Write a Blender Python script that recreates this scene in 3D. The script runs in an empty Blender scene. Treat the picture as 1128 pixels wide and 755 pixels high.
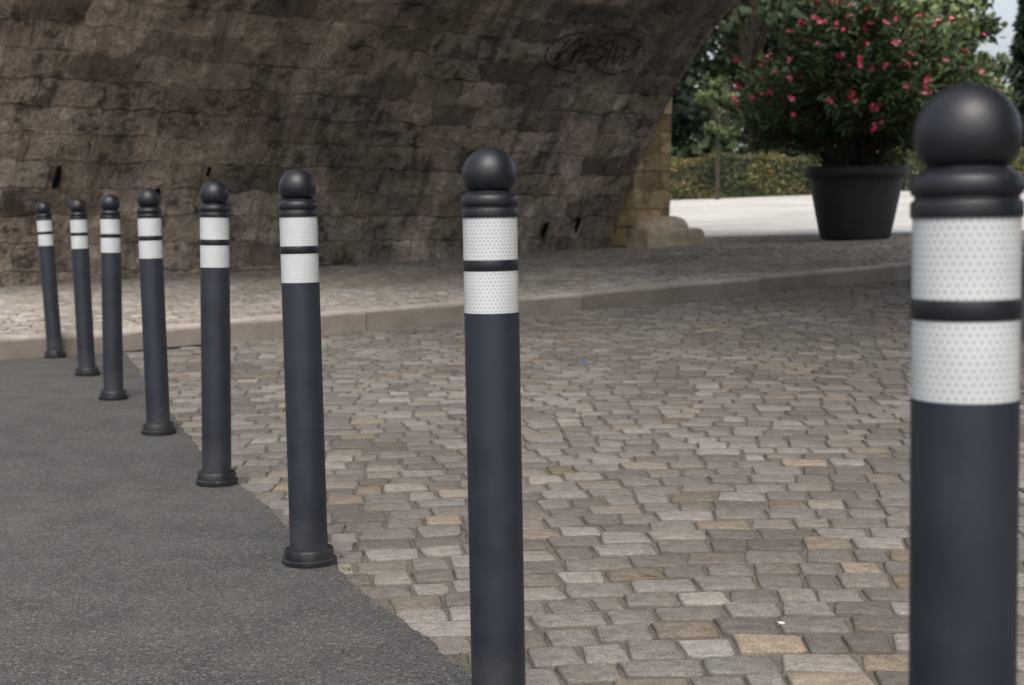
import bpy, math, random
import numpy as np
from mathutils import Vector, Matrix
random.seed(11); np.random.seed(11)
R=random.random
U=random.uniform
scene=bpy.context.scene
scene.view_settings.view_transform='Standard'
scene.view_settings.look='None'
scene.view_settings.exposure=0

# ------------------------------------------------------------------ terrain
def clampv(a,lo,hi): return max(lo,min(hi,a))
def T(x,y):
    t=.917*(x-.425)+.398*(y-1.3)
    return .04*clampv(t-.2,0,30)+.025*clampv(y-22,0,28)
KX=[-40,-20,-8,-3.245,-2.5,.186,1.49,2.56,3.98,5.47,10,20,40]
KY=[-18,-3.2,5.55,8.98,9.5,11.3,12.2,13.05,14.15,15.2,18.4,25.5,40]
def Yk(x): return float(np.interp(x,KX,KY))
def Xk(y): return float(np.interp(y,KY,KX))
EY=[-8,-.8,1.25,2.64,2.905,3.27,4.145,5.53,9.10,9.75]
EX=[3.7,1.2,.47,-.076,-.187,-.348,-.70,-1.25,-2.47,-2.72]
def Xe(y): return float(np.interp(y,EY,EX))
def Yp(x): return max(float(np.interp(x,[-50,2,3.6,8,12],[24.5,24.3,23.6,22.2,21.8])),Yk(x)+2.5)
KH=.15

# ------------------------------------------------------------------ helpers
def link(o,parent=None):
    scene.collection.objects.link(o)
    if parent is not None: o.parent=parent
    return o
def mesh_obj(name,verts,faces,mats,parent=None,smooth=False,midx=None):
    me=bpy.data.meshes.new(name)
    me.from_pydata([tuple(v) for v in verts],[],faces)
    for m in (mats if isinstance(mats,(list,tuple)) else [mats]): me.materials.append(m)
    if midx is not None: me.polygons.foreach_set('material_index',midx)
    if smooth: me.polygons.foreach_set('use_smooth',[True]*len(me.polygons))
    me.update()
    return link(bpy.data.objects.new(name,me),parent)
def empty(name,loc=(0,0,0)):
    e=bpy.data.objects.new(name,None); e.empty_display_size=.2; e.location=loc
    scene.collection.objects.link(e); return e

class M:
    def __init__(s,name):
        s.m=bpy.data.materials.new(name); s.m.use_nodes=True
        s.t=s.m.node_tree; s.n=s.t.nodes; s.b=s.n['Principled BSDF']
    def new(s,typ,**kw):
        nd=s.n.new(typ)
        for k,v in kw.items():
            if k in nd.inputs.keys() : nd.inputs[k].default_value=v
            else: setattr(nd,k,v)
        return nd
    def l(s,a,b): s.t.links.new(a,b)
    def coord(s,kind='Object'):
        return s.new('ShaderNodeTexCoord').outputs[kind]
    def noise(s,vec,scale,detail=4,rough=.55):
        nd=s.new('ShaderNodeTexNoise'); nd.inputs['Scale'].default_value=scale
        nd.inputs['Detail'].default_value=detail; nd.inputs['Roughness'].default_value=rough
        s.l(vec,nd.inputs['Vector']); return nd.outputs['Fac']
    def ramp(s,fac,stops):
        nd=s.new('ShaderNodeValToRGB'); e=nd.color_ramp.elements
        while len(e)<len(stops): e.new(.5)
        for i,(p,c) in enumerate(stops):
            e[i].position=p
            e[i].color=(c,c,c,1) if isinstance(c,(int,float)) else (*c,1)
        s.l(fac,nd.inputs['Fac']); return nd.outputs['Color']
    def mix(s,fac,a,b,mode='MIX'):
        nd=s.new('ShaderNodeMix'); nd.data_type='RGBA'; nd.blend_type=mode
        for sock,val in ((nd.inputs[0],fac),(nd.inputs[6],a),(nd.inputs[7],b)):
            if isinstance(val,(int,float)): sock.default_value=val if sock==nd.inputs[0] else (val,val,val,1)
            elif isinstance(val,tuple): sock.default_value=(*val,1)
            else: s.l(val,sock)
        return nd.outputs[2]
    def math(s,op,a,b=None,c=None):
        nd=s.new('ShaderNodeMath'); nd.operation=op
        for i,v in enumerate((a,b,c)):
            if v is None: continue
            if isinstance(v,(int,float)): nd.inputs[i].default_value=v
            else: s.l(v,nd.inputs[i])
        return nd.outputs[0]
    def bump(s,h,strength=.5,dist=.01,prev=None):
        nd=s.new('ShaderNodeBump'); nd.inputs['Strength'].default_value=strength
        nd.inputs['Distance'].default_value=dist; s.l(h,nd.inputs['Height'])
        if prev is not None: s.l(prev,nd.inputs['Normal'])
        return nd.outputs['Normal']
    def col(s,c):
        if isinstance(c,tuple): s.b.inputs['Base Color'].default_value=(*c,1)
        else: s.l(c,s.b.inputs['Base Color'])
    def rough(s,r):
        if isinstance(r,(int,float)): s.b.inputs['Roughness'].default_value=r
        else: s.l(r,s.b.inputs['Roughness'])
    def nrm(s,n): s.l(n,s.b.inputs['Normal'])
    def spec(s,v): s.b.inputs['Specular IOR Level'].default_value=v
    def attr(s,name):
        nd=s.new('ShaderNodeAttribute'); nd.attribute_name=name; return nd.outputs['Color']
    def sep(s,c):
        nd=s.new('ShaderNodeSeparateColor'); s.l(c,nd.inputs[0]); return nd.outputs
    def scalev(s,vec,sc):
        nd=s.new('ShaderNodeMapping'); nd.inputs['Scale'].default_value=sc; s.l(vec,nd.inputs['Vector']); return nd.outputs[0]

# ------------------------------------------------------------------ materials
def m_asphalt():
    m=M('asphalt'); c=m.coord()
    big=m.noise(c,.9,4,.6); mid=m.noise(c,6,3); fine=m.noise(c,200,2,.8)
    v=m.new('ShaderNodeTexVoronoi'); v.inputs['Scale'].default_value=160; m.l(c,v.inputs['Vector'])
    spot=m.sep(v.outputs['Color'])[0]
    base=m.ramp(big,[(.3,(.052,.051,.050)),(.7,(.077,.075,.073))])
    base=m.mix(.7,base,m.ramp(mid,[(.3,.72),(.7,1.18)]),'MULTIPLY')
    base=m.mix(.95,base,m.ramp(fine,[(.35,.35),(.65,1.6)]),'MULTIPLY')
    base=m.mix(m.ramp(spot,[(.86,0),(.97,.42)]),base,(.21,.205,.195))
    m.col(base); m.rough(.88); m.spec(.3)
    m.nrm(m.bump(v.outputs['Distance'],.9,.004)); return m.m
def m_sett(name,warm,bright,dirt=.85):
    m=M(name); c=m.coord(); a=m.sep(m.attr('scol'))
    base=m.ramp(a[0],[(0,(.155,.148,.138)),(.3,(.20,.193,.182)),(.6,(.235,.228,.217)),(.85,(.27,.263,.25)),(1,(.33,.323,.308))])
    hue=m.ramp(a[1],[(0,(.96,.99,1.02)),(.5,(1,1,1)),(.90,(1.0,.985,.96)),(.95,(1.08,.98,.84)),(1,(1.12,.97,.80))])
    base=m.mix(.9,base,hue,'MULTIPLY')
    n1=m.noise(c,32,3,.7); n2=m.noise(c,240,1,.6); n3=m.noise(c,.55,4,.6)
    base=m.mix(.7,base,m.ramp(n1,[(.3,.62),(.7,1.28)]),'MULTIPLY')
    base=m.mix(.7,base,m.ramp(n2,[(.35,.6),(.65,1.35)]),'MULTIPLY')
    base=m.mix(.8,base,m.ramp(n3,[(.34,(.68,.64,.60)),(.60,(1.07,1.06,1.05))]),'MULTIPLY')
    base=m.mix(1.0,base,(warm[0]*bright,warm[1]*bright,warm[2]*bright),'MULTIPLY')
    base=m.mix(m.math('MULTIPLY',a[2],dirt),base,(.060,.052,.043))
    m.col(base); m.rough(.82); m.spec(.3)
    m.nrm(m.bump(n1,.65,.011)); return m.m
def m_dirt():
    m=M('joint_dirt'); c=m.coord()
    n=m.noise(c,14,3,.7); f=m.noise(c,150,2,.7); g=m.noise(c,1.7,3,.6)
    base=m.ramp(f,[(.3,(.05,.042,.034)),(.7,(.13,.115,.095))])
    base=m.mix(m.ramp(m.math('MULTIPLY',n,g),[(.28,0),(.40,.6)]),base,(.05,.06,.028))
    m.col(base); m.rough(.95); return m.m
def m_kerb():
    m=M('kerb_granite'); c=m.coord(); n=m.noise(c,3,4,.65); f=m.noise(c,90,2,.7)
    a=m.sep(m.attr('scol'))
    base=m.ramp(n,[(.28,(.19,.165,.145)),(.5,(.29,.26,.23)),(.72,(.38,.35,.32))])
    base=m.mix(.6,base,m.ramp(a[0],[(0,.7),(1,1.2)]),'MULTIPLY')
    base=m.mix(.6,base,m.ramp(f,[(.3,.7),(.7,1.3)]),'MULTIPLY')
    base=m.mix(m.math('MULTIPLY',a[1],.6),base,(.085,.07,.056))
    m.col(base); m.rough(.85); m.nrm(m.bump(n,.6,.02)); return m.m
def m_plaza():
    m=M('plaza_surface'); c=m.coord(); n=m.noise(c,.35,4,.6); f=m.noise(c,5,4,.7); b=m.noise(m.scalev(c,(.5,2.0,1)),.8,3,.6)
    base=m.ramp(n,[(.3,(.36,.345,.32)),(.7,(.46,.445,.42))])
    base=m.mix(.7,base,m.ramp(f,[(.3,.7),(.7,1.15)]),'MULTIPLY')
    base=m.mix(.7,base,m.ramp(b,[(.35,.66),(.6,1.08)]),'MULTIPLY')
    m.col(base); m.rough(.9); return m.m
def m_masonry(name,cols,bw,bh,mortar,stain=1.0,coord='UV',bumpd=.03,warpk=.14,mort=.6):
    m=M(name); c=m.coord(coord)
    warp=m.new('ShaderNodeTexNoise'); warp.inputs['Scale'].default_value=3.2; warp.inputs['Detail'].default_value=4; warp.inputs['Roughness'].default_value=.65; m.l(c,warp.inputs['Vector'])
    wm=m.new('ShaderNodeVectorMath'); wm.operation='MULTIPLY_ADD'; m.l(warp.outputs['Color'],wm.inputs[0]); wm.inputs[1].default_value=(warpk*2.8,warpk,.1); m.l(c,wm.inputs[2])
    br=m.new('ShaderNodeTexBrick'); m.l(wm.outputs[0],br.inputs['Vector'])
    br.inputs['Scale'].default_value=1; br.inputs['Brick Width'].default_value=bw; br.inputs['Row Height'].default_value=bh
    br.inputs['Mortar Size'].default_value=.020; br.inputs['Mortar Smooth'].default_value=1; br.inputs['Bias'].default_value=0
    br.inputs['Color1'].default_value=(0,0,0,1); br.inputs['Color2'].default_value=(1,1,1,1); br.inputs['Mortar'].default_value=(.5,.5,.5,1)
    br.offset=.43; br.squash=1.6; br.squash_frequency=3
    rnd=br.outputs['Color']
    n1=m.noise(c,.5,4,.68); n2=m.noise(c,4.6,5,.75); n3=m.noise(c,26,2,.75); n4=m.noise(c,1.3,3,.65)
    streak=m.noise(m.scalev(c,(4.5,.5,1)),1.0,4,.75)
    jf=m.math('MULTIPLY',br.outputs['Fac'],m.ramp(n4,[(.38,.2),(.6,1)]))
    base=m.ramp(rnd,[(0,cols[0]),(.35,cols[1]),(.7,cols[2]),(1,cols[3])])
    base=m.mix(.95,base,m.ramp(n2,[(.3,.42),(.7,1.5)]),'MULTIPLY')
    base=m.mix(.85,base,m.ramp(n3,[(.3,.55),(.7,1.45)]),'MULTIPLY')
    base=m.mix(m.math('MULTIPLY',jf,mort),base,mortar)
    base=m.mix(stain*.9,base,m.ramp(n1,[(.36,(.58,.55,.52)),(.5,(.88,.87,.83)),(.64,(1.35,1.3,1.25))]),'MULTIPLY')
    sk=m.math('MULTIPLY',m.ramp(n2,[(.44,0),(.57,1)]),m.ramp(n4,[(.45,0),(.57,1)]))
    base=m.mix(m.math('MULTIPLY',sk,.85*stain),base,(.030,.027,.025))
    bk=m.math('MULTIPLY',m.ramp(rnd,[(.10,1),(.18,0)]),m.ramp(n1,[(.4,0),(.55,1)]))
    base=m.mix(m.math('MULTIPLY',bk,.5*stain),base,(.045,.04,.038))
    base=m.mix(m.math('MULTIPLY',m.ramp(streak,[(.50,0),(.66,1)]),.6*stain),base,(.07,.06,.05))
    m.col(base); m.rough(.93); m.spec(.2)
    h=m.math('SUBTRACT',m.math('ADD',m.math('MULTIPLY',n2,1.5),m.math('MULTIPLY',n3,.35)),m.math('MULTIPLY',jf,.6))
    m.nrm(m.bump(h,1.0,bumpd)); return m.m
def m_plain(name,c,rough=.6,spec=.4,nscale=None,namt=.3,bump=0):
    m=M(name); co=m.coord()
    if nscale:
        n=m.noise(co,nscale,4,.6)
        m.col(m.mix(1.0,c,m.ramp(n,[(.3,1-namt),(.7,1+namt)]),'MULTIPLY'))
        if bump: m.nrm(m.bump(n,.5,bump))
    else: m.col(c)
    m.rough(rough); m.spec(spec); return m.m
def m_bollard(name,c,r0,r1,dustk):
    m=M(name); co=m.coord(); n=m.noise(co,9,5,.65); f=m.noise(m.scalev(co,(1,1,.12)),120,3,.6)
    d=m.noise(co,45,4,.75)
    base=m.mix(1.0,c,m.ramp(n,[(.3,.82),(.7,1.18)]),'MULTIPLY')
    base=m.mix(m.math('MULTIPLY',m.ramp(d,[(.62,0),(.78,1)]),.10),base,(.16,.15,.14))
    g=m.new('ShaderNodeSeparateXYZ'); m.l(co,g.inputs[0])
    dust=m.math('MULTIPLY',m.ramp(g.outputs['Z'],[(0,1),(.16,0)]),m.ramp(n,[(.35,0),(.7,dustk)]))
    base=m.mix(dust,base,(.11,.10,.09))
    m.col(base); m.rough(m.ramp(n,[(.3,r0),(.7,r1)])); m.spec(.4)
    m.nrm(m.bump(f,.12,.001)); return m.m
def m_reflect():
    m=M('reflective_film'); uv=m.coord('UV')
    p=m.scalev(uv,(1/.0072,1/.0072,1))
    def vm(op,a,b):
        nd=m.new('ShaderNodeVectorMath'); nd.operation=op
        for i,v in enumerate((a,b)):
            if v is None: continue
            if isinstance(v,tuple): nd.inputs[i].default_value=v
            else: m.l(v,nd.inputs[i])
        return nd
    S=(1,1.7320508,1); Hh=(.5,.8660254,0)
    a=vm('SUBTRACT',vm('MODULO',p,S).outputs[0],Hh).outputs[0]
    b=vm('SUBTRACT',vm('MODULO',vm('ADD',p,Hh).outputs[0],S).outputs[0],Hh).outputs[0]
    def hexd(v):
        ab=vm('ABSOLUTE',v,None).outputs[0]
        x=m.new('ShaderNodeSeparateXYZ'); m.l(ab,x.inputs[0])
        return m.math('MAXIMUM',x.outputs[0],m.math('ADD',m.math('MULTIPLY',x.outputs[0],.5),m.math('MULTIPLY',x.outputs[1],.8660254)))
    d=m.math('MINIMUM',hexd(a),hexd(b))
    n=m.noise(m.coord(),14,4,.6)
    # grey prismatic cells inside thin pale honeycomb walls
    base=m.ramp(d,[(.395,(.345,.37,.38)),(.445,(.54,.57,.575))])
    base=m.mix(.5,base,m.ramp(n,[(.3,.8),(.7,1.12)]),'MULTIPLY')
    m.col(base); m.rough(.35); m.spec(.5)
    m.nrm(m.bump(d,.25,.0006)); return m.m
def m_leaf(name,dark,light,rough=.6):
    m=M(name); a=m.sep(m.attr('lcol'))
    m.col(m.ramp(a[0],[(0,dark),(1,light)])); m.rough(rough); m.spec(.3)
    return m.m

ASPH=m_asphalt(); DIRT=m_dirt(); KERB=m_kerb(); PLAZA=m_plaza()
SETT=m_sett('granite_setts',(1.02,.98,.945),.68)
SETT2=m_sett('pavement_setts',(1.04,.995,.945),1.25,.55)
VAULT=m_masonry('vault_masonry',[(.30,.25,.21),(.36,.305,.26),(.42,.36,.31),(.49,.43,.375)],.72,.34,(.19,.16,.135),1.0,'UV',.06,.10,.42)
PIERM=m_masonry('sandstone_masonry',[(.30,.22,.12),(.41,.31,.18),(.50,.39,.23),(.58,.46,.29)],.55,.28,(.16,.125,.09),.3,'UV',.06)
PLINTH=m_plain('plinth_sandstone',(.38,.315,.235),.9,.2,4,.35,.03)
TUBE=m_bollard('bollard_plastic',(.0135,.0175,.0265),.42,.58,.45)
BLACK=m_bollard('black_plastic',(.0065,.008,.012),.34,.5,.2)
FILM=m_reflect()
BARK=m_plain('bark',(.045,.036,.028),.9,.2,6,.4,.02)
POTM=m_plain('planter_plastic',(.018,.020,.024),.6,.35,5,.25)
SOIL=m_plain('soil',(.05,.035,.025),.95,.2,20,.4,.02)

# ------------------------------------------------------------------ ground
def grid(name,xs,yf,zf,mat,parent=None):
    V=[];F=[];n=None
    for x in xs:
        ys=yf(x); n=len(ys)
        for y in ys: V.append((x,y,zf(x,y)))
    for i in range(len(xs)-1):
        for j in range(n-1):
            a=i*n+j; F.append((a,a+n,a+n+1,a+1))
    return mesh_obj(name,V,F,mat,parent,smooth=True)
gx=[-600,-300,-120,-60,-30,-18]+list(np.arange(-12,16,.25))+[16,18,22,28,36,50,80,150,300,600]
gy=[-400,-150,-60,-25,-10,-5]+list(np.arange(-2,26,.25))+[26,28,32,36,40,45,50,60,90,150,300,700]
grid('ground',gx,lambda x:gy,lambda x,y:T(x,y)-.0075,DIRT)
V=[];F=[];nc=12
ys=list(np.arange(-10,-1,.5))+list(np.arange(-1,9.86,.02))
for y in ys:
    xl=Xk(y+.05)-.02; xr=Xe(y)+.005*math.sin(y*9.1)+.004*math.sin(y*31)+U(-.005,.005)
    for k in range(nc):
        f=k/(nc-2) if k<nc-1 else 1
        f=1-(1-f)**1.6
        x=xl+(xr-xl)*f+(.006 if k==nc-1 else 0)
        V.append((x,y,T(x,y)+(.008 if k<nc-1 else -.02)))
for i in range(len(ys)-1):
    for k in range(nc-1):
        a=i*nc+k; F.append((a,a+1,a+nc+1,a+nc))
mesh_obj('asphalt_road',V,F,ASPH)
sx=list(np.arange(-30,-10,1))+list(np.arange(-10,14,.25))+list(np.arange(14,42,2))
grid('sidewalk_bed',sx,lambda x:[Yk(x)+.08+(Yp(x)+.5-Yk(x)-.08)*k/30 for k in range(31)],lambda x,y:T(x,y)+KH-.008,DIRT)
grid('plaza',sx,lambda x:[Yp(x)+(max(47,Yp(x)+4)-Yp(x))*k/30 for k in range(31)],lambda x,y:T(x,y)+KH+.004,PLAZA)
GRASS=m_plain('lawn',(.06,.085,.03),.95,.2,3,.4,.02)
grid('lawn',[-60,-20,0,10,20,30,42,60,140],lambda x:[46.0,50,60,90,160],lambda x,y:T(x,y)+KH+.010,GRASS)

# ------------------------------------------------------------------ setts
def warpA(x):
    return .11*math.sin(x*1.2+.9)+.02*math.sin(x*3.7)
def setts(name,x0,x1,y0,y1,pitch,lmin,lmax,inside,zf,mat,gap,lod,warp):
    V=[];F=[];C=[]
    nr=int((y1-y0)/pitch)+1
    # rows of slightly different depth, as hand-laid paving has
    yb=[y0]
    for j in range(nr): yb.append(yb[-1]+pitch*(U(.88,1.12) if lod else 1))
    for j in range(nr):
        vb=yb[j]; ph=yb[j+1]-yb[j]
        x=x0+U(0,.1)
        while x<x1:
            L=U(lmin,lmax)
            if R()<.15: L*=U(.65,.85)
            xc=x+L/2; yc=vb+ph/2+warp(xc)+U(-.003,.003)
            if inside(xc,yc):
                hx=L/2-gap*U(.25,.75); hy=ph/2-gap*U(.2,.75)
                sl=(warp(xc+.02)-warp(xc-.02))/.04
                rot=math.atan(sl)+U(-.035,.035)
                cr,sr=math.cos(rot),math.sin(rot)
                z=zf(xc,yc)+U(-.003,.003)
                tx,ty=U(-.02,.02),U(-.02,.02)
                if lod:
                    kk=[U(.05,.18) for _ in range(4)]
                    pts=[(-1,-1+kk[0]),(-1+kk[0],-1),(0,-1),(1-kk[1],-1),(1,-1+kk[1]),(1,0),(1,1-kk[2]),(1-kk[2],1),(0,1),(-1+kk[3],1),(-1,1-kk[3]),(-1,0)]
                else:
                    pts=[(-1,-1),(1,-1),(1,1),(-1,1)]
                jit=.045
                tpx=U(-.09,.09); tpy=U(-.08,.08)
                P=[]
                for (a,b) in pts:
                    aa=a*(1+tpx*b)+U(-jit,jit); bb=b*(1+tpy*a)+U(-jit,jit)
                    P.append((aa*hx,bb*hy))
                mn=min(hx,hy)
                if lod: rings=[(-.03,1.0,1),(-.0045,1.0,.7),(-.0010,1-.0035/mn,.10),(0.0004,1-.010/mn,0)]
                else: rings=[(-.03,1.0,.9),(-.004,1.0,.5),(.0,1-.007/mn,0)]
                base=len(V); n=len(P); cr_,cg_=R(),R()
                for (dz,sc,dt) in rings:
                    for (a,b) in P:
                        a2,b2=a*sc,b*sc
                        wz=U(-.0010,.0010) if lod and dz>-.004 else 0
                        V.append((xc+a2*cr-b2*sr,yc+a2*sr+b2*cr,z+dz+a2*tx+b2*ty+wz)); C.append((cr_,cg_,dt,1))
                for r in range(len(rings)-1):
                    for q in range(n):
                        a=base+r*n+q; b=base+r*n+(q+1)%n
                        F.append((a,b,b+n,a+n))
                top=base+(len(rings)-1)*n
                if lod:
                    V.append((xc+U(-.008,.008),yc+U(-.008,.008),z+.0008+U(-.0014,.0014))); C.append((cr_,cg_,0,1)); cc=len(V)-1
                    for q in range(n): F.append((top+q,top+(q+1)%n,cc))
                else: F.append(tuple(top+q for q in range(n)))
            x+=L
    o=mesh_obj(name,V,F,mat,smooth=lod)
    at=o.data.color_attributes.new('scol','FLOAT_COLOR','POINT')
    at.data.foreach_set('color',np.array(C,dtype=np.float32).ravel())
    return o
def in_road(x,y):
    return x>Xe(y)-.03 and y<Yk(x)-.05 and x<.7*y+2 and y>.7
setts('cobblestone_road',-3.4,11,.5,19,.122,.095,.165,in_road,T,SETT,.0068,True,warpA)
Bx,By=1.45,21.5; ax,ay=.793,.609; nx,ny=.609,-.793
def in_walk(x,y):
    s=(x-Bx)*nx+(y-By)*ny; u=(x-Bx)*ax+(y-By)*ay
    if y<Yk(x)+.20: return False
    if y>Yp(x)-.05: return False
    if u<.9 and s<-.05: return False
    return x<.6*y+1 and x>-.5*y-1.5
def warpB(x): return .10*math.sin(x*2.3)+.68*x*0.35
setts('sidewalk',-13,13,1.0,30,.115,.085,.145,in_walk,lambda x,y:T(x,y)+KH,SETT2,.009,False,warpB)

# ------------------------------------------------------------------ kerb
def kerb():
    V=[];F=[];C=[]
    x=-14.0
    def nrmk(x):
        dx=.05; dy=Yk(x+dx)-Yk(x-dx); L=math.hypot(2*dx,dy); return (2*dx/L,dy/L)
    while x<24:
        Ls=U(.85,1.15); d=nrmk(x); x2=x+Ls*d[0]
        p=Vector((x,Yk(x))); q=Vector((x2,Yk(x2))); dd=(q-p).normalized(); nn=Vector((-dd.y,dd.x))
        p=p+dd*.005; q=q-dd*.005
        off=U(-.006,.006); w=.17; z=U(-.005,.005)
        prof=[(0+off,-.06),(0+off,KH-.035),(.003+off,KH-.020),(.014+off,KH-.004),(.03+off,KH),(w-.01,KH),(w,KH-.01),(w,-.03)]
        base=len(V); cv=R(); seg=5
        for k in range(seg+1):
            f=k/seg; pt=p.lerp(q,f)
            for (a,h) in prof:
                e=U(-.003,.003)
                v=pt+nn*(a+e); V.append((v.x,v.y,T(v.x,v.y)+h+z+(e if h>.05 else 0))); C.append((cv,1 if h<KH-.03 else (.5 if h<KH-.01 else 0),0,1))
        n=len(prof)
        for k in range(seg):
            for i in range(n-1):
                a=base+k*n+i; F.append((a,a+n,a+n+1,a+1))
        F.append(tuple(base+i for i in range(n))); F.append(tuple(base+seg*n+i for i in reversed(range(n))))
        x=x2
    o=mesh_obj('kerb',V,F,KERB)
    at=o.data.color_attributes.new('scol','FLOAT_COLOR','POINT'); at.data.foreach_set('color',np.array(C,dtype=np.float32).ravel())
kerb()

# ------------------------------------------------------------------ bollards
def bollard(i,base,topdx,rot):
    prof=[]
    def p(r,z,m): prof.append((r,z,m))
    r=.0475
    p(.0675,0,1);p(.0690,.003,1);p(.0690,.017,1);p(.0660,.0195,1);p(.0625,.0200,1);p(.0625,.039,1);p(.060,.0435,1);p(.050,.0455,1);p(.0475,.0465,0)
    for k in range(1,12): p(r,.0465+(.7165-.0465)*k/12,0)
    p(r,.7165,0);p(r-.0006,.7172,2)
    p(r-.0006,.7885,2);p(r+.0003,.789,1);p(r+.0008,.790,1);p(r+.0008,.8055,1);p(r+.0003,.807,1);p(r-.0006,.8075,2)
    p(r-.0006,.879,2);p(r+.001,.8795,1);p(r+.0015,.881,1);p(r+.0015,.892,1);p(r+.0005,.8945,1);p(r-.002,.8955,1);p(r-.002,.899,1);p(r+.0005,.900,1)
    p(r+.0015,.902,1);p(r+.0015,.912,1);p(r-.001,.9165,1);p(r-.006,.9195,1);p(r-.010,.9225,1);p(r-.0125,.9255,1)
    rb=.0465; zb=.9525
    a0=math.asin(-(zb-.929)/rb)
    for k in range(15):
        a=a0+(math.pi/2-a0)*k/14
        p(max(rb*math.cos(a),.0004),zb+rb*math.sin(a),1)
    N=64; V=[];F=[];MI=[];uv=[]
    for (rr,z,mm) in prof:
        for k in range(N):
            th=2*math.pi*k/N; q=rr
            if z<.0185: q=rr*(1+.022*math.cos(8*th))
            elif .019<z<.042 and rr>.056: q=rr*(1-.012*(1 if math.cos(16*th)>0 else 0))
            V.append((q*math.cos(th),q*math.sin(th),z))
    for a in range(len(prof)-1):
        for k in range(N):
            k2=(k+1)%N
            F.append((a*N+k,a*N+k2,(a+1)*N+k2,(a+1)*N+k)); MI.append(prof[a][2])
            uv+= [(k*2*math.pi/N*r+1,prof[a][1]+1),((k+1)*2*math.pi/N*r+1,prof[a][1]+1),((k+1)*2*math.pi/N*r+1,prof[a+1][1]+1),(k*2*math.pi/N*r+1,prof[a+1][1]+1)]
    F.append(tuple(reversed(range(N)))); MI.append(1); uv+=[(0,0)]*N
    o=mesh_obj('bollard',V,F,[TUBE,BLACK,FILM],smooth=True,midx=MI)
    l=o.data.uv_layers.new(name='UVMap'); l.data.foreach_set('uv',np.array(uv,dtype=np.float32).ravel())
    bpy.context.view_layer.objects.active=o; o.select_set(True)
    try: bpy.ops.object.shade_smooth_by_angle(angle=math.radians(38))
    except Exception as e: print(e)
    o.select_set(False)
    up=Vector((topdx,0,1)).normalized()
    o.matrix_world=Matrix.Translation(base)@(up.to_track_quat('Z','Y')).to_matrix().to_4x4()@Matrix.Rotation(rot,4,'Z')
BL=[(-2.934,9.10,-.055,.004),(-2.411,8.03,-.031,.004),(-1.953,6.925,.005,.004),(-1.447,5.777,-.023,.004),(-.976,4.65,.008,.002),(-.5146,3.556,-.020,-.002),(-.0224,2.445,-.0175,-.008),(.4224,1.28,-.017,-.013)]
for i,(x,y,dx,dz) in enumerate(BL): bollard(i,Vector((x,y,T(x,y)+.005+dz)),dx,U(0,6))

# ------------------------------------------------------------------ bridge
bridge=empty('stone_arch_bridge',(Bx,By,0))
def W(u,s,z): return Vector((ax*u+nx*s,ay*u+ny*s,z))
left=[(-.10,-1.0),(-.06,-.2),(0,.45),(.18,.95),(.41,1.41),(.81,2.02),(1.29,2.68),(1.90,3.36),(2.56,3.88),(3.7,4.62),(5.2,5.45),(7.5,6.35),(10,6.95),(13,7.2)]
SP=26
ctrl=left+[(SP-s,h) for (s,h) in reversed(left[:-1])]
def cat(P,n=6):
    out=[]
    for i in range(len(P)-1):
        p0=P[max(i-1,0)];p1=P[i];p2=P[i+1];p3=P[min(i+2,len(P)-1)]
        for k in range(n):
            t=k/n
            out.append(tuple(.5*((2*p1[d])+(-p0[d]+p2[d])*t+(2*p0[d]-5*p1[d]+4*p2[d]-p3[d])*t*t+(-p0[d]+3*p1[d]-3*p2[d]+p3[d])*t**3) for d in (0,1)))
    out.append(P[-1]); return out
prof=cat(ctrl)
arc=[0]
for i in range(1,len(prof)): arc.append(arc[-1]+math.hypot(prof[i][0]-prof[i-1][0],prof[i][1]-prof[i-1][1]))
U0=-10.6
def uvmesh(name,V,F,UVs,mat,parent):
    o=mesh_obj(name,V,F,mat,parent)
    l=o.data.uv_layers.new(name='UVMap'); l.data.foreach_set('uv',np.array([UVs[i] for f in F for i in f],dtype=np.float32).ravel()); return o
us=list(np.linspace(U0,0,90)); V=[];F=[];UVs=[]
for u in us:
    for (s,h),a in zip(prof,arc):
        e=0 if u in (us[0],us[-1]) else U(-.025,.025)
        V.append(W(u,s+e,h+e)); UVs.append((u+20,a))
n=len(prof)
for i in range(len(us)-1):
    for j in range(n-1):
        a=i*n+j; F.append((a,a+n,a+n+1,a+1))
vo=uvmesh('vault',V,F,UVs,VAULT,bridge)
vo.data.polygons.foreach_set('use_smooth',[True]*len(vo.data.polygons))
TOP=7.7
for nm,u,sg in (('spandrel_far',0,1),('spandrel_near',U0,-1)):
    V=[];F=[];UVs=[]
    for (s,h) in prof:
        for z in (h,TOP): V.append(W(u,s,z)); UVs.append((s+20,z+3))
    for j in range(n-1): F.append((2*j,2*j+2,2*j+3,2*j+1))
    for (sa,sb) in ((-6,-.10),(SP+.10,SP+5)):
        b=len(V)
        for (s,z) in ((sa,-1),(sb,-1),(sb,TOP),(sa,TOP)): V.append(W(u,s,z)); UVs.append((s+20,z+3))
        F.append((b,b+1,b+2,b+3))
    uvmesh(nm,V,F,UVs,PIERM,bridge)
    V=[];F=[];UVs=[]
    uu=u+sg*.06
    for j,(s,h) in enumerate(prof):
        a=prof[max(j-1,0)];b=prof[min(j+1,n-1)]
        d=Vector((b[0]-a[0],b[1]-a[1])).normalized(); no=Vector((-d.y,d.x))
        o2=(s+no.x*.45,h+no.y*.45)
        for (uq,q) in ((u-sg*.002,(s,h)),(uu,(s,h)),(uu,o2),(u-sg*.002,o2)):
            V.append(W(uq,q[0],q[1])); UVs.append((arc[j],1.0 if q is o2 else .45))
    for j in range(n-1):
        for k in range(3): F.append((4*j+k,4*j+k+1,4*j+5+k,4*j+4+k))
    uvmesh('voussoirs_'+nm[9:],V,F,UVs,VAULT,bridge)
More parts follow.
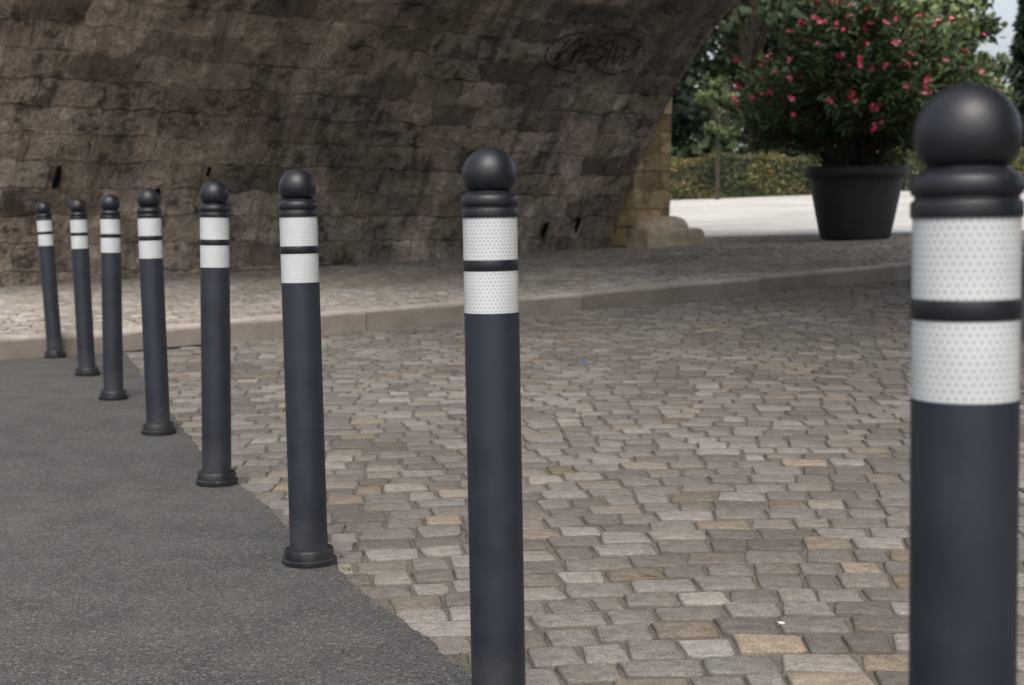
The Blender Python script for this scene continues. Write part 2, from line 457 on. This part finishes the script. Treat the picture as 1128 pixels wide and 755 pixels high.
def box_uv(name,u0,u1,s0,s1,z0,z1,mat,rough=0.0,div=1,bev=0):
    import bmesh
    bm=bmesh.new(); bmesh.ops.create_cube(bm,size=1)
    for v in bm.verts:
        v.co=Vector(((u0+u1)/2+v.co.x*(u1-u0),(s0+s1)/2+v.co.y*(s1-s0),(z0+z1)/2+v.co.z*(z1-z0)))
    if bev: bmesh.ops.bevel(bm,geom=[e for e in bm.edges],offset=bev,segments=4,affect='EDGES',profile=.5)
    if div>1: bmesh.ops.subdivide_edges(bm,edges=list(bm.edges),cuts=div,use_grid_fill=True)
    if rough:
        for v in bm.verts:
            v.co+=Vector((U(-1,1),U(-1,1),U(-1,1)*.3))*rough
    lay=bm.loops.layers.uv.new('UVMap')
    for f in bm.faces:
        f.normal_update(); nn=f.normal
        for lp in f.loops:
            c=lp.vert.co
            if abs(nn.z)>.8: lp[lay].uv=(c.x+30,c.y+30)
            elif abs(nn.x)>abs(nn.y): lp[lay].uv=(c.y+30,c.z+5)
            else: lp[lay].uv=(c.x+30,c.z+5)
    me=bpy.data.meshes.new(name)
    for v in bm.verts: v.co=W(v.co.x,v.co.y,v.co.z)
    bmesh.ops.recalc_face_normals(bm,faces=bm.faces)
    bm.to_mesh(me); bm.free(); me.materials.append(mat)
    return link(bpy.data.objects.new(name,me),bridge)
box_uv('deck',U0-.15,.15,-6,SP+5,TOP,TOP+.3,PIERM)
box_uv('parapet_near',U0-.10,U0+.3,-6,SP+5,TOP+.302,TOP+1.1,PIERM)
box_uv('parapet_far',-.3,.10,-6,SP+5,TOP+.302,TOP+1.1,PIERM)
box_uv('abutment_side',U0+.01,-.01,-6.2,-6.0,-1,TOP-.01,PIERM)
box_uv('pier',.062,.80,-3,.50,-.2,7.2,PIERM,.022,9)
box_uv('pier_plinth',.066,1.12,-3,.72,-.2,.98,PLINTH,.004,3,.22)
box_uv('pier_base',.070,1.25,-3,.84,-.2,.80,PLINTH,.004,3,.10)
HOLE_SHADE=m_plain('painted_hole_shade',(.008,.007,.006),1,.05)  # near-black colour painted in for the shade inside putlog holes
def surf(u,a,off=.02):
    i=int(np.searchsorted(arc,a))-1; i=clampv(i,0,n-2); f=(a-arc[i])/(arc[i+1]-arc[i])
    s=prof[i][0]+(prof[i+1][0]-prof[i][0])*f; h=prof[i][1]+(prof[i+1][1]-prof[i][1])*f
    d=Vector((prof[i+1][0]-prof[i][0],prof[i+1][1]-prof[i][1])).normalized()
    return W(u,s+d.y*off,h-d.x*off)
V=[];F=[]
def arc_of_h(h):
    for i in range(n):
        if prof[i][1]>=h: return arc[i]
for (u,h,w,hh) in ((-8.55,1.35,.10,.34),(-7.35,1.15,.11,.28),(-6.75,1.5,.06,.14),(-1.35,.72,.13,.28),(-.75,.80,.08,.26)):
    a0=arc_of_h(h); b=len(V); K=14
    for k in range(K):
        t=2*math.pi*k/K; sx_=abs(math.cos(t))**.6*math.copysign(1,math.cos(t)); sy_=abs(math.sin(t))**.6*math.copysign(1,math.sin(t))
        V.append(surf(u+sx_*w/2*U(.6,1.2),a0+sy_*hh/2*U(.7,1.15),.035))
    F.append(tuple(range(b,b+K)))
mesh_obj('putlog_hole_shade_patches',V,F,HOLE_SHADE,bridge)  # flat patches just off the uncut wall, dark like shaded openings
INK=m_plain('spray_paint',(.024,.021,.022),.8,.2,9,.5)
def stroke(pts,w,V,F):
    pts=[Vector(p) for p in cat(pts,8)]
    b=len(V)
    for i,p in enumerate(pts):
        d=(pts[min(i+1,len(pts)-1)]-pts[max(i-1,0)]); d=d.normalized() if d.length>0 else Vector((1,0)); q=Vector((-d.y,d.x))
        for sg in (-1,1):
            r=p+q*sg*w/2*U(.5,1.2); V.append(surf(GU+r.x,GA+r.y,.036))
    for i in range(len(pts)-1): F.append((b+2*i,b+2*i+1,b+2*i+3,b+2*i+2))
GU,GA=-1.75,arc_of_h(3.05)
V=[];F=[]
stroke([(-.35,.30),(-.62,.22),(-.80,.02),(-.74,-.2),(-.5,-.3),(-.1,-.33)],.028,V,F)
stroke([(-.1,.28),(.25,.33),(.6,.26),(.84,.06),(.80,-.16),(.5,-.31),(.2,-.27)],.024,V,F)
stroke([(-.55,.18),(-.6,-.18),(-.48,.05),(-.36,.2),(-.34,-.2),(-.30,.02),(-.16,.12),(-.2,-.16),(-.05,-.12)],.034,V,F)
stroke([(.0,.22),(-.03,-.18),(.1,-.12),(.18,.05),(.06,.1),(.2,.2),(.27,-.2)],.032,V,F)
stroke([(.3,.16),(.4,-.16),(.47,.12),(.55,-.17),(.66,.18),(.7,-.05)],.028,V,F)
stroke([(-.66,-.08),(-.2,.0),(.3,-.06),(.74,.05)],.022,V,F)
mesh_obj('graffiti',V,F,INK,bridge)

# ------------------------------------------------------------------ foliage helpers
def leafmesh(name,quads,cols,mats,midx,parent=None,extra=None):
    V=[];F=[];C=[];MI=[]
    for q,c,m in zip(quads,cols,midx):
        b=len(V); V.extend(q); F.append(tuple(range(b,b+len(q)))); C.extend([(c,c,c,1)]*len(q)); MI.append(m)
    if extra:
        for (v,f,m) in extra:
            b=len(V); V.extend(v); C.extend([(.5,.5,.5,1)]*len(v))
            for ff in f: F.append(tuple(b+i for i in ff)); MI.append(m)
    o=mesh_obj(name,V,F,mats,parent,midx=MI)
    at=o.data.color_attributes.new('lcol','FLOAT_COLOR','POINT'); at.data.foreach_set('color',np.array(C,dtype=np.float32).ravel())
    return o
def tube(pts,rads,N=7):
    V=[];F=[]
    for i,(p,r) in enumerate(zip(pts,rads)):
        d=(pts[min(i+1,len(pts)-1)]-pts[max(i-1,0)]).normalized()
        a=d.orthogonal().normalized(); b=d.cross(a)
        for k in range(N):
            t=2*math.pi*k/N; V.append(tuple(p+a*r*math.cos(t)+b*r*math.sin(t)))
    for i in range(len(pts)-1):
        for k in range(N):
            k2=(k+1)%N; F.append((i*N+k,i*N+k2,(i+1)*N+k2,(i+1)*N+k))
    return V,F
def rv():
    while True:
        v=Vector((U(-1,1),U(-1,1),U(-1,1)))
        if .05<v.length<1: return v.normalized()
def leafquad(p,size,asp=.6,d=None):
    d=d or rv(); s=d.cross(rv()).normalized()
    a=d*size/2; b=s*size*asp/2
    return [tuple(p-a),tuple(p+b*.9-a*.1),tuple(p+a),tuple(p-b*.9-a*.1)]
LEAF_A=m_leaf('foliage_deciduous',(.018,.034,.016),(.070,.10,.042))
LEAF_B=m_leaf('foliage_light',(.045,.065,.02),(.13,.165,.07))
LEAF_C=m_leaf('foliage_conifer',(.012,.025,.017),(.045,.07,.045))
LEAF_H=m_leaf('foliage_hedge',(.035,.05,.018),(.16,.13,.05))
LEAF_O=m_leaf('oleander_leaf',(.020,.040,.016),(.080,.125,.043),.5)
def tree(x,y,H,cr,ch,mat,n=5000,ls=.3,nm='deciduous_tree',ncl=45,trunk=None):
    z0=T(x,y)+KH
    base=Vector((x,y,z0-.1)); ex=[]
    tr=trunk or H*.014
    fork=H-ch*.75
    pts=[base+Vector((U(-.1,.1)*k*tr*3,U(-.1,.1)*k*tr*3,fork*k/4)) for k in range(5)]
    v,f=tube(pts,[tr*(1.25-.13*k) for k in range(5)],9); ex.append((v,f,1))
    cen=base+Vector((0,0,H-ch/2))
    cl=[]
    for k in range(ncl):
        d=rv(); rr=U(.25,1)**.6
        c=cen+Vector((d.x*cr*rr,d.y*cr*rr,d.z*ch/2*rr)); cl.append((c,U(.16,.32)*min(cr,ch/2),U(-.25,.25)))
    for c,r,s in cl[:16]:
        p0=pts[-1]-Vector((0,0,U(0,.25)*fork)); mid=p0.lerp(c,.5)+Vector((0,0,.06*H))
        v,f=tube([p0,mid,c],[tr*.45,tr*.28,tr*.08],5); ex.append((v,f,1))
    Q=[];C=[]
    for k in range(n):
        c,r,s=random.choice(cl)
        d=rv()*r*(U(0,1)**.45); d.z*=.75
        p=c+d
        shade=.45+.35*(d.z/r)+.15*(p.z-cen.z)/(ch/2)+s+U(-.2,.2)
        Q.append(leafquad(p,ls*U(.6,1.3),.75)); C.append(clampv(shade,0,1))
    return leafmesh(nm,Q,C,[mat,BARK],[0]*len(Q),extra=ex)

tree(9.8,58,17.5,5.2,15.8,LEAF_A,9500,.42,ncl=60)
tree(15.2,66,15,5.0,13.5,LEAF_A,7000,.45)
tree(7.2,70,21,5.5,19.8,LEAF_C,7000,.55)
tree(13.6,52,8.0,2.6,7.4,LEAF_B,3500,.3)
tree(21.5,76,12.5,4.2,11,LEAF_A,5000,.45)
tree(6.35,44.2,3.7,.85,1.7,LEAF_B,1500,.13,ncl=16,trunk=.055)
tree(17.6,60,8.5,3.0,7.8,LEAF_B,4000,.32)
def conifer(x,y,H,r):
    z0=T(x,y)+KH; Q=[];C=[]
    v,f=tube([Vector((x,y,z0-.1)),Vector((x,y,z0+H*.98))],[.2,.02],7)
    for k in range(6000):
        t=U(0.05,1)**.75; rr=r*(1-t)*(.8+.2*math.sin(t*60))+.05; a=U(0,6.28); q=rr*U(.3,1)
        p=Vector((x+q*math.cos(a),y+q*math.sin(a),z0+H*t-.25*q)); Q.append(leafquad(p,U(.25,.5),.3,Vector((math.cos(a),math.sin(a),U(-.5,.2))).normalized())); C.append(clampv(.2+.6*q/(rr+.01)*R(),0,1))
    leafmesh('conifer_tree',Q,C,[LEAF_C,BARK],[0]*len(Q),extra=[(v,f,1)])
conifer(23.8,67,10.8,1.7)
Q=[];C=[]
for k in range(20000):
    x=U(-35,65); y=U(88,98)
    h=6.6+1.3*math.sin(x*.33)+1.2*math.sin(x*.9+1)+(4.0 if x<17 else 0)
    t=R()**.8; p=Vector((x+U(-.5,.5),y-2*math.sin(t*3),1.8+h*t+U(-.7,.7)))
    Q.append(leafquad(p,U(.6,1.2),.7)); C.append(clampv(.15+.4*t+.25*math.sin(x*1.7+p.z)+U(-.2,.2),0,1))
leafmesh('distant_trees',Q,C,[LEAF_A],[0]*len(Q))
def hedge(x0,x1,y0,h,d):
    Q=[];C=[]; L=x1-x0
    for k in range(int(L*900)):
        x=U(x0,x1); f=R()
        y=y0+U(-.12,.06) if f<.65 else y0+U(0,d)
        top=h+.10*math.sin(x*1.1)+.05*math.sin(x*4)
        z=U(0,top) if f<.65 else top+U(-.1,.08)
        hue=.35+.3*math.sin(x*2.2+3*math.sin(z*2))+U(-.35,.35)
        Q.append(leafquad(Vector((x,y,T(x,y)+KH+z)),U(.07,.15),.7)); C.append(clampv(hue,0,1))
    core_v=[];core_f=[]
    xs=np.linspace(x0,x1,int(L*2)+2)
    for x in xs:
        for (yy,zz) in ((y0+.08,-.1),(y0+.08,h-.12),(y0+d,h-.12),(y0+d,-.1)): core_v.append((x,yy,T(x,y0)+KH+zz))
    for i in range(len(xs)-1):
        for k in range(3): core_f.append((4*i+k,4*i+k+1,4*i+k+5,4*i+k+4))
    leafmesh('hedge',Q,C,[LEAF_H,LEAF_C],[0]*len(Q),extra=[(core_v,core_f,1)])
hedge(-1,11.6,45.6,1.25,1.2)
hedge(12.6,26,45.8,1.3,1.2)

# ------------------------------------------------------------------ planter with oleander
PX,PY=5.12,21.3; PZ=T(PX,PY)+KH
pot=empty('potted_oleander',(PX,PY,PZ))
pr=[(.44,0),(.50,.004),(.505,.03),(.52,.06),(.60,.45),(.665,.80),(.685,.90),(.69,.905),(.725,.91),(.755,.925),(.762,.96),(.765,1.03),(.758,1.06),(.735,1.068),(.715,1.06),(.70,1.0),(.69,.94)]
N=64;V=[];F=[]
for (r,z) in pr:
    for k in range(N):
        t=2*math.pi*k/N; V.append((r*math.cos(t),r*math.sin(t),z))
for a in range(len(pr)-1):
    for k in range(N):
        k2=(k+1)%N; F.append((a*N+k,a*N+k2,(a+1)*N+k2,(a+1)*N+k))
po=mesh_obj('pot',V,F,POTM,pot,smooth=True)
V=[(0,0,.98)]+[(.70*math.cos(2*math.pi*k/24),.70*math.sin(2*math.pi*k/24),.955+U(0,.02)) for k in range(24)]
mesh_obj('soil',V,[(0,k+1,(k+1)%24+1) for k in range(24)],SOIL,pot)
Q=[];C=[];ex=[];FL=[]
def whorl(p,d,s,shade):
    for k in range(3):
        o=(rv()*.75+d*.75).normalized(); L=U(.12,.20)*s
        sd=o.cross(rv()).normalized()*L*.13
        tip=p+o*L+Vector((0,0,-.15*L)); mid=p+o*L*.5
        Q.append([tuple(p),tuple(mid+sd),tuple(tip),tuple(mid-sd)]); C.append(clampv(shade+U(-.25,.25),0,1))
for st in range(205):
    az=U(0,2*math.pi); tilt=math.radians(U(0,62)) if R()<.75 else math.radians(U(45,72))
    L=U(1.9,2.75)*(1-.16*(tilt/1.25))*(1+.08*math.sin(az*3+1))
    b0=Vector((U(-.35,.35),U(-.35,.35),.95))
    e=Vector((math.sin(tilt)*math.cos(az),math.sin(tilt)*math.sin(az),math.cos(tilt)))
    e2=(e+Vector((0,0,.35))).normalized()
    P=[b0,b0+e2*L*.35,b0+e2*L*.35+e*L*.35,b0+e2*L*.35+e*L*.62+Vector((0,0,-.04))]
    P=[Vector(p) for p in P]
    v,f=tube(P,[.016,.011,.007,.004],4); ex.append((v,f,1))
    sub=[(P[1],P[3])]
    for k in range(5):
        t=U(.25,.85); q=P[1].lerp(P[3],t); dd=((P[3]-P[1]).normalized()+rv()*.65).normalized(); q2=q+dd*U(.3,.6); sub.append((q,q2))
        v,f=tube([q,q2],[.006,.003],3); ex.append((v,f,1))
    for (q,q2) in sub:
        d=(q2-q); Ls=d.length; d.normalize(); nw=int(Ls/.06)
        for k in range(nw):
            t=(k+1)/nw; p=q+(q2-q)*t
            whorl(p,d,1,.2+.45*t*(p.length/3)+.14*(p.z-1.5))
        if R()<.36 and (q2.z>1.5): FL.append((q2,d))
PINK=m_plain('oleander_flower',(.65,.07,.14),.6,.3,30,.35)
PINK2=m_plain('oleander_flower_pale',(.75,.18,.26),.6,.3,30,.3)
midx=[0]*len(Q)
for (p,d) in FL:
    if R()<.3: continue
    for k in range(random.randint(2,6)):
        c=p+rv()*U(0,.08)+d*.05; no=(d+rv()*.8).normalized(); a=no.orthogonal().normalized(); b=no.cross(a); m=2 if R()<.6 else 3
        rr=U(.026,.042)
        for j in range(5):
            t=j*2*math.pi/5+.3; dr=a*math.cos(t)+b*math.sin(t); sd=(-a*math.sin(t)+b*math.cos(t))
            Q.append([tuple(c),tuple(c+dr*rr*.7+sd*rr*.5+no*.006),tuple(c+dr*rr*1.15+no*.01),tuple(c+dr*rr*.7-sd*rr*.5+no*.006)]); C.append(.5); midx.append(m)
leafmesh('oleander_plant',Q,C,[LEAF_O,BARK,PINK,PINK2],midx,pot,extra=ex)

# ------------------------------------------------------------------ small things
def pebble(name,x,y,s,mat,z=0):
    import bmesh
    bm=bmesh.new(); bmesh.ops.create_icosphere(bm,subdivisions=2,radius=1)
    for v in bm.verts: v.co=Vector((v.co.x*s*1.3,v.co.y*s,v.co.z*s*.6))*(1+.12*math.sin(v.co.x*4+v.co.y*3))
    me=bpy.data.meshes.new(name); bm.to_mesh(me); bm.free(); me.materials.append(mat)
    o=bpy.data.objects.new(name,me); o.location=(x,y,T(x,y)+s*.5+z); o.rotation_euler=(U(-.2,.2),U(-.2,.2),U(0,3)); link(o)
pebble('white_pebble',.568,2.94,.006,m_plain('white_stone',(.45,.43,.38),.7,.3,60,.2))
BLUE=m_plain('blue_plastic',(.02,.08,.38),.4,.5)
V=[];F=[]
for k in range(2):
    for j in range(12):
        t=j*math.pi/6; V.append((.018*math.cos(t)*(1-.1*k),.018*math.sin(t)*(1-.1*k),.008*k))
for j in range(12): F.append((j,(j+1)%12,12+(j+1)%12,12+j))
F.append(tuple(range(12,24)))
o=mesh_obj('blue_bottle_cap',V,F,BLUE); o.location=(.39,7.85,T(.39,7.85)+.001)
Q=[];C=[]
def tuft(x,y,n,s):
    for k in range(n):
        a=U(0,6.28); d=Vector((math.cos(a)*.8,math.sin(a)*.8,U(.4,1.2))).normalized(); p=Vector((x+U(-s,s),y+U(-s,s),T(x,y)-.002))
        L=U(.4,1)*s*1.2; sd=d.cross(Vector((0,0,1))).normalized()*L*.16
        Q.append([tuple(p),tuple(p+d*L*.5+sd),tuple(p+d*L),tuple(p+d*L*.5-sd)]); C.append(R())
for k in range(55):
    y=U(2.3,9); x=Xe(y)+.015+abs(random.gauss(0,.02)); tuft(x,y,random.randint(6,14),U(.009,.016))
leafmesh('weeds',Q,C,[LEAF_B],[0]*len(Q))

# ------------------------------------------------------------------ light
elev=math.radians(55); rotz=math.radians(182)
w=bpy.data.worlds.new('World'); scene.world=w; w.use_nodes=True
nt=w.node_tree; sky=nt.nodes.new('ShaderNodeTexSky'); sky.sky_type='NISHITA'; sky.sun_disc=False
sky.sun_elevation=elev; sky.sun_rotation=rotz; sky.air_density=1.0; sky.dust_density=6; sky.ozone_density=.3
hs=nt.nodes.new('ShaderNodeHueSaturation'); hs.inputs['Saturation'].default_value=.5
nt.links.new(sky.outputs[0],hs.inputs['Color']); nt.links.new(hs.outputs[0],nt.nodes['Background'].inputs[0])
nt.nodes['Background'].inputs[1].default_value=.28
ld=bpy.data.lights.new('sun','SUN'); ld.energy=1.1; ld.angle=math.radians(40); ld.color=(1,.95,.88)
lo=bpy.data.objects.new('sun',ld); link(lo)
d=Vector((math.sin(rotz)*math.cos(elev),math.cos(rotz)*math.cos(elev),math.sin(elev)))
lo.rotation_euler=d.to_track_quat('Z','Y').to_euler()

# ------------------------------------------------------------------ camera
cd=bpy.data.cameras.new('camera'); cam=bpy.data.objects.new('camera',cd); link(cam)
cam.location=(0,0,.866); cam.rotation_euler=(math.radians(90-4.78),0,0)
cd.lens=50; cd.sensor_width=36; cd.clip_end=2000; cd.clip_start=.05
cd.dof.use_dof=True; cd.dof.focus_distance=3.0; cd.dof.aperture_fstop=7.0
scene.camera=cam
